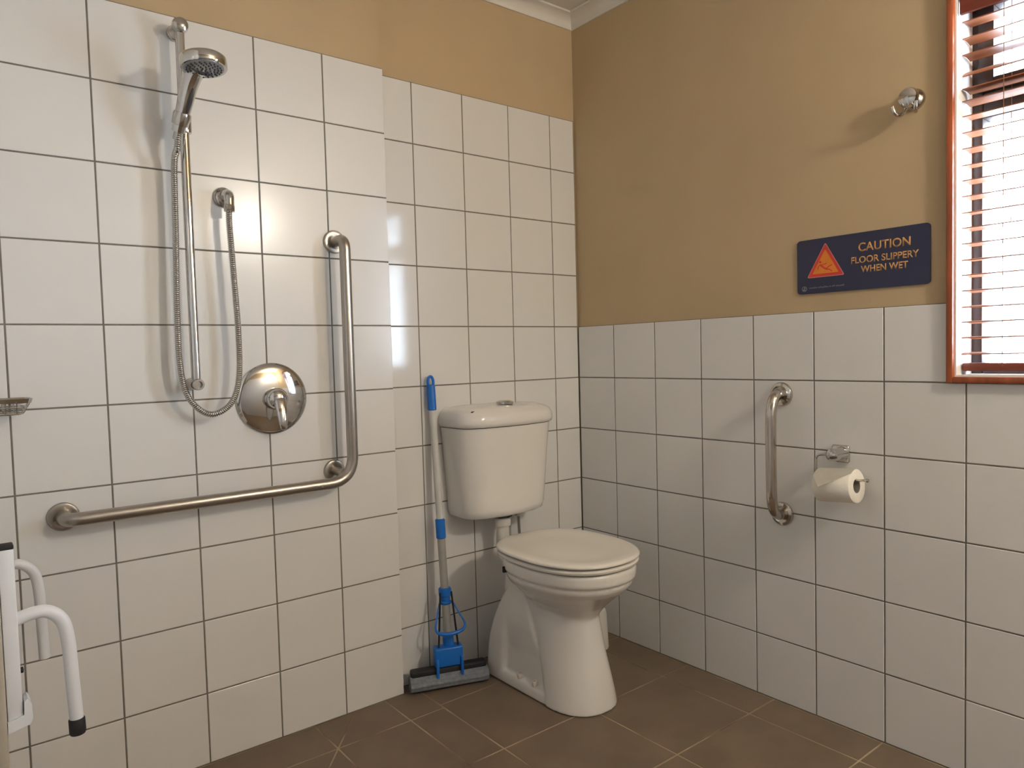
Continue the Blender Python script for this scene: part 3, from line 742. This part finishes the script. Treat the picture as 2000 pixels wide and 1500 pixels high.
# ------------------------------------------------------------------ fold-up shower seat hanging at the left
fs = thing('folding_shower_seat', 'white folded shower seat with tube legs hanging by the shower wall', 'shower seat', (-1.93, -0.42, 0.46))
YN, YFAR = -0.655, -0.205
bm = B(); box(bm, (-1.9115, YN - 0.0125, 0.522), (-1.8905, YN + 0.0125, 0.806), 0.002); fn = obj('frame_post', bm, M_white, fs)
bm = B(); box(bm, (-1.9120, YN - 0.013, 0.805), (-1.8900, YN + 0.013, 0.813), 0.002); obj('end_plug', bm, M_rubber, fn)
bm = B(); box(bm, (-1.9115, YFAR - 0.0125, 0.522), (-1.8905, YFAR + 0.0125, 0.806), 0.002); ff = obj('frame_post', bm, M_white, fs)
bm = B(); box(bm, (-1.9120, YFAR - 0.013, 0.805), (-1.8900, YFAR + 0.013, 0.813), 0.002); obj('end_plug', bm, M_rubber, ff)
bm = B(); box(bm, (-1.9115, YN + 0.0125, 0.60), (-1.8915, YFAR - 0.0125, 0.622), 0.002); obj('cross_tube', bm, M_white, fs)
bm = B(); box(bm, (-1.932, YN - 0.020, 0.44), (-1.9125, YFAR + 0.02, 0.86), 0.006, 3); obj('seat_board', bm, M_slab, fs)
for yy in (YN, YFAR):
    bm = B()
    loft(bm, [[Vector((x, yy + s_ * 0.017, z)) for x, z in ((-1.912, 0.506), (-1.882, 0.512), (-1.8775, 0.520), (-1.8785, 0.546), (-1.8835, 0.556), (-1.8885, 0.552), (-1.8895, 0.53), (-1.912, 0.524))] for s_ in (-1, 1)])
    obj('hinge_bracket', bm, M_white, fs, True, angle=30)
    bm = B(); lathe(bm, [(0, 0), (0.005, 0), (0.005, 0.004), (0, 0.005)], (-1.8905, yy, 0.60), (1, 0, 0), 10); obj('frame_bolt', bm, M_rubber, fs)
legn = catmull([(-1.896, YN, 0.684), (-1.872, YN, 0.6905), (-1.848, YN, 0.6885), (-1.829, YN, 0.669), (-1.8215, YN, 0.632), (-1.8185, YN, 0.56), (-1.8155, YN, 0.492)], 10)
bm = B(); tube(bm, legn, 0.0108, 18); l1 = obj('leg', bm, M_white, fs)
bm = B(); lathe(bm, [(0, 0), (0.0115, 0), (0.0128, 0.003), (0.0126, 0.026), (0.0112, 0.028), (0.0108, 0.028)], (-1.8149, YN, 0.466), (-0.0234, 0, 1), 20); obj('rubber_foot', bm, M_rubber, l1)
legf = catmull([(-1.896, YFAR, 0.674), (-1.868, YFAR, 0.677), (-1.846, YFAR, 0.668), (-1.831, YFAR, 0.645), (-1.8255, YFAR, 0.60), (-1.8240, YFAR, 0.53), (-1.8225, YFAR, 0.458)], 10)
bm = B(); tube(bm, legf, 0.0108, 18); obj('leg', bm, M_white, fs)
# partition the seat is screwed to, out of view; whitened to bounce light
bm = B(); box(bm, (-2.05, -0.92, 0), (-1.935, SY - 0.0002, CEIL - 0.046)); part_w = tag(struct('wall_partition', bm, M_tile), 'narrow partition wall at the end of the shower')

# ------------------------------------------------------------------ toilet roll holder and roll
th = thing('toilet_roll_holder', 'chrome toilet roll holder arm on the window wall tiles', 'roll holder', (0, -1.077, 0.796))
bm = B(); box(bm, (-0.0145, -1.103, 0.771), (-0.0005, -1.051, 0.821), 0.0068, 4); obj('wall_plate', bm, M_chrome, th)
bm = B(); lathe(bm, [(0, 0.006), (0.017, 0.006), (0.018, 0.016), (0.0165, 0.040), (0.0185, 0.060), (0.017, 0.072), (0.010, 0.078), (0, 0.079)], (0, -1.084, 0.799), (-1, 0, 0), 26); obj('boss', bm, M_chrome, th)
bm = B(); tube(bm, fillet([(-0.066, -1.084, 0.800), (-0.068, -1.037, 0.797), (-0.068, -1.036, 0.727), (-0.068, -1.177, 0.739)], 0.016, 8), 0.0036, 12)
obj('arm', bm, M_chrome, th)
bm = B(); lathe(bm, [(0, 0), (0.0045, 0), (0.0055, 0.003), (0.0045, 0.008), (0, 0.009)], (-0.068, -1.176, 0.739), (0, -1, 0.08), 12); obj('arm_tip', bm, M_chrome, th)
RC = Vector((-0.067, -1.1, 0.7170)); RR, RI, RL = 0.046, 0.0195, 0.052
tr = thing('toilet_roll', 'white toilet paper roll with folded end hanging on the holder', 'toilet roll', tuple(RC - Vector((0, 0, RR))))
axr = Vector((0, -1, 0.085)).normalized()
bm = B(); lathe(bm, [(RI, -RL), (RR - 0.001, -RL), (RR, -RL + 0.001), (RR, RL - 0.001), (RR - 0.001, RL), (RI, RL), (RI, -RL)], RC, axr, 48); obj('paper', bm, M_paper, tr, True, angle=50)
bm = B(); lathe(bm, [(RI - 0.0016, -RL + 0.0005), (RI - 0.0001, -RL + 0.0005), (RI - 0.0001, RL - 0.0005), (RI - 0.0016, RL - 0.0005), (RI - 0.0016, -RL + 0.0005)], RC, axr, 32); obj('core', bm, M_card, tr)
# loose end: over the top of the roll, then straight off it to a folded point
bm = B(); rows = []
nu = 14
R1 = RR + 0.0012; A0, A1 = math.radians(70), math.radians(138); arc = R1 * (A1 - A0)
for i in range(nu + 1):
    row = []
    for k in range(13):
        f_ = k / 12; u = -RL + 2 * RL * f_          # -RL is the far end
        smax = arc + (0.002 + 0.036 * f_ / 0.25 if f_ < 0.25 else 0.038 - 0.046 * (f_ - 0.25) / 0.75)
        d_ = smax * i / nu
        if d_ < arc:
            a_ = A0 + d_ / R1; p = Vector((R1 * math.cos(a_), 0, R1 * math.sin(a_)))
        else:
            e_ = d_ - arc; p = Vector((R1 * math.cos(A1) - e_ * math.sin(A1), 0, R1 * math.sin(A1) + e_ * math.cos(A1)))
        row.append(RC + p + axr * u)
    rows.append(row)
va = [[bm.verts.new(p) for p in r] for r in rows]
for a, b in zip(va, va[1:]):
    for k in range(12): bm.faces.new((a[k], a[k + 1], b[k + 1], b[k]))
r_ = bmesh.ops.solidify(bm, geom=bm.faces[:], thickness=0.0008)
obj('loose_sheet', bm, M_paper, tr, True, angle=60)

# ------------------------------------------------------------------ caution sign
SGY0, SGY1, SGZ0, SGZ1 = -0.943, -1.3105, 1.2515, 1.4065
sg = thing('caution_sign', 'navy caution sign with warning triangle on the beige wall', 'sign', (PL, (SGY0 + SGY1) / 2, SGZ0))
SX = PL - 0.0005
def yz_prism(bm, pts, x0, x1):
    a = [bm.verts.new((x0, p[0], p[1])) for p in pts]; b = [bm.verts.new((x1, p[0], p[1])) for p in pts]
    n = len(pts)
    for k in range(n): bm.faces.new((a[k], a[(k + 1) % n], b[(k + 1) % n], b[k]))
    bm.faces.new(a[::-1]); bm.faces.new(b)
def round_poly(pts, r, n=6):
    out = []
    for i in range(len(pts)):
        p = Vector(pts[i]); a = Vector(pts[i - 1]) - p; b = Vector(pts[(i + 1) % len(pts)]) - p
        s_, e_ = p + a.normalized() * r, p + b.normalized() * r
        for k in range(n + 1):
            t = k / n; out.append((1 - t) ** 2 * s_ + 2 * t * (1 - t) * p + t * t * e_)
    return out
bm = B(); yz_prism(bm, round_poly([(SGY0, SGZ0), (SGY1, SGZ0), (SGY1, SGZ1), (SGY0, SGZ1)], 0.012), SX, SX - 0.004); board = obj('board', bm, M_navy, sg, False)
FX = SX - 0.004
def tri(sc): 
    c = Vector((-1.030, 1.329)); return [c + (Vector(p) - c) * sc for p in ((-0.974, 1.2965), (-1.086, 1.2965), (-1.030, 1.3935))]
for nm, sc, dx, mm, rr in (('triangle_edge', 1.0, 0.0005, M_pink, 0.007), ('triangle', 0.94, 0.0008, M_red, 0.006), ('triangle_field', 0.70, 0.0011, M_amber, 0.004)):
    bm = B(); yz_prism(bm, round_poly(tri(sc), rr), FX, FX - dx); obj(nm, bm, mm, sg, False)
# slipping figure on the triangle
fig = B()
def stroke(pts, wd):
    for a, b in zip(pts, pts[1:]):
        a, b = Vector(a), Vector(b); d = (b - a).normalized(); n_ = Vector((-d.y, d.x)) * wd / 2
        yz_prism(fig, [a + n_, b + n_, b - n_, a - n_], FX - 0.0010, FX - 0.0014)
fo = Vector((-1.0305, 1.3255))
def fp_(x, z): return (fo.x - x, fo.y + z)
stroke([fp_(-0.016, 0.006), fp_(-0.004, -0.004), fp_(0.004, -0.008)], 0.0050)
stroke([fp_(-0.016, 0.006), fp_(-0.022, 0.000), fp_(-0.023, -0.007)], 0.0024)
stroke([fp_(-0.013, 0.005), fp_(-0.004, 0.006), fp_(0.004, 0.009)], 0.0024)
stroke([fp_(0.003, -0.007), fp_(0.010, -0.001), fp_(0.020, 0.003)], 0.0030)
stroke([fp_(0.003, -0.008), fp_(0.013, -0.010), fp_(0.020, -0.016)], 0.0030)
yz_prism(fig, [(fo.x + 0.0155 + 0.0035 * math.cos(t), fo.y + 0.0135 + 0.0035 * math.sin(t)) for t in [2 * PI * k / 12 for k in range(12)]], FX - 0.0010, FX - 0.0014)
obj('slipping_figure', fig, M_red, sg, False)
def lettering(txt, yc, zc, width, height, bold, material, name='lettering'):
    cu = bpy.data.curves.new('txt', 'FONT'); cu.body = txt; cu.align_x = 'CENTER'; cu.align_y = 'CENTER'
    cu.size = 1.0; cu.offset = bold; cu.extrude = 0.0; cu.space_character = 1.02
    o = bpy.data.objects.new('txt', cu); C.objects.link(o)
    dg = bpy.context.evaluated_depsgraph_get(); dg.update()
    me = bpy.data.meshes.new_from_object(o.evaluated_get(dg))
    bpy.data.objects.remove(o); bpy.data.curves.remove(cu)
    x0 = min(v.co.x for v in me.vertices); x1 = max(v.co.x for v in me.vertices); y0 = min(v.co.y for v in me.vertices); y1 = max(v.co.y for v in me.vertices)
    bm = B(); bm.from_mesh(me); bpy.data.meshes.remove(me)
    for v in bm.verts:
        u = (v.co.x - (x0 + x1) / 2) / (x1 - x0) * width; h = (v.co.y - (y0 + y1) / 2) / (y1 - y0) * height
        v.co = Vector((FX - 0.0006, yc - u, zc + h))
    ex = bmesh.ops.extrude_face_region(bm, geom=bm.faces[:])
    for g_ in ex['geom']:
        if isinstance(g_, bmesh.types.BMVert): g_.co.x = FX + 0.0002
    return obj(name, bm, material, sg, False)
lettering('CAUTION', -1.1935, 1.3665, 0.137, 0.0235, 0.018, M_gold)
lettering('FLOOR SLIPPERY', -1.1935, 1.3325, 0.178, 0.0185, 0.018, M_gold)
lettering('WHEN WET', -1.1935, 1.3065, 0.124, 0.0180, 0.018, M_gold)
# small round mark and an unreadably small line of print in the lower corner
bm = B(); c_ = Vector((-0.9655, 1.2665))
ringo = [c_ + Vector((math.cos(t), math.sin(t))) * 0.0075 for t in [2 * PI * k / 24 for k in range(24)]]; ringi = [c_ + (p - c_) * 0.86 for p in ringo]
for k in range(24):
    k2 = (k + 1) % 24; yz_prism(bm, [ringo[k], ringo[k2], ringi[k2], ringi[k]], FX, FX - 0.0005)
for a, b in (((0.004, -0.004), (-0.003, 0.003)), ((-0.003, 0.003), (0.001, 0.0045)), ((0.004, -0.004), (-0.004, -0.0035))):
    a, b = c_ + Vector(a), c_ + Vector(b); d = (b - a).normalized(); n_ = Vector((-d.y, d.x)) * 0.0007
    yz_prism(bm, [a + n_, b + n_, b - n_, a - n_], FX, FX - 0.0005)
obj('round_mark', bm, M_greyprint, sg, False)
bm = B(); yy = -0.981
rnd = random.Random(3)
for wl in (8, 10, 2, 3, 8):
    for k in range(wl):
        h = rnd.choice((0.0030, 0.0030, 0.0042)); wd = 0.0021
        z0 = 1.2662
        yz_prism(bm, [(yy, z0), (yy - 0.0006, z0), (yy - 0.0006, z0 + h), (yy, z0 + h)], FX, FX - 0.0004)
        zz = z0 + rnd.choice((0, h - 0.0007, h * 0.5))
        yz_prism(bm, [(yy - 0.0006, zz), (yy - 0.0021, zz), (yy - 0.0021, zz + 0.0007), (yy - 0.0006, zz + 0.0007)], FX, FX - 0.0004)
        yy -= 0.0031
    yy -= 0.0022
obj('small_print', bm, M_greyprint, sg, False)
for yy, zz in ((SGY0 - 0.012, SGZ1 - 0.025), (SGY1 + 0.012, SGZ1 - 0.025)):
    pass

# ------------------------------------------------------------------ double robe hook
hk = thing('robe_hook', 'round chrome robe hook with two prongs on the beige wall', 'hook', (PL, -1.268, 1.72))
HK = Vector((PL, -1.270, 1.722))
bm = B(); lathe(bm, [(0, 0.0003), (0.027, 0.0003), (0.0275, 0.004), (0.025, 0.010), (0.016, 0.018), (0.011, 0.026), (0.0, 0.027)], HK, (-1, 0, 0), 36); obj('rosette', bm, M_chrome2, hk)
bm = B(); lathe(bm, [(0, 0), (0.017, 0), (0.0235, 0.006), (0.0250, 0.013), (0.022, 0.021), (0.012, 0.026), (0, 0.027)], HK + Vector((-0.022, 0, 0)), (-1, 0, 0), 32); obj('knob', bm, M_chrome, hk)
for s_ in (1, -1):
    bm = B(); p0 = HK + Vector((-0.020, s_ * 0.008, -0.010))
    tube(bm, catmull([p0, p0 + Vector((-0.004, s_ * 0.005, -0.017)), p0 + Vector((-0.018, s_ * 0.011, -0.030)), p0 + Vector((-0.034, s_ * 0.017, -0.026)), p0 + Vector((-0.040, s_ * 0.021, -0.010))], 8), 0.0045, 12, radf=lambda t: 0.0055 - 0.001 * t)
    obj('prong', bm, M_chrome, hk)
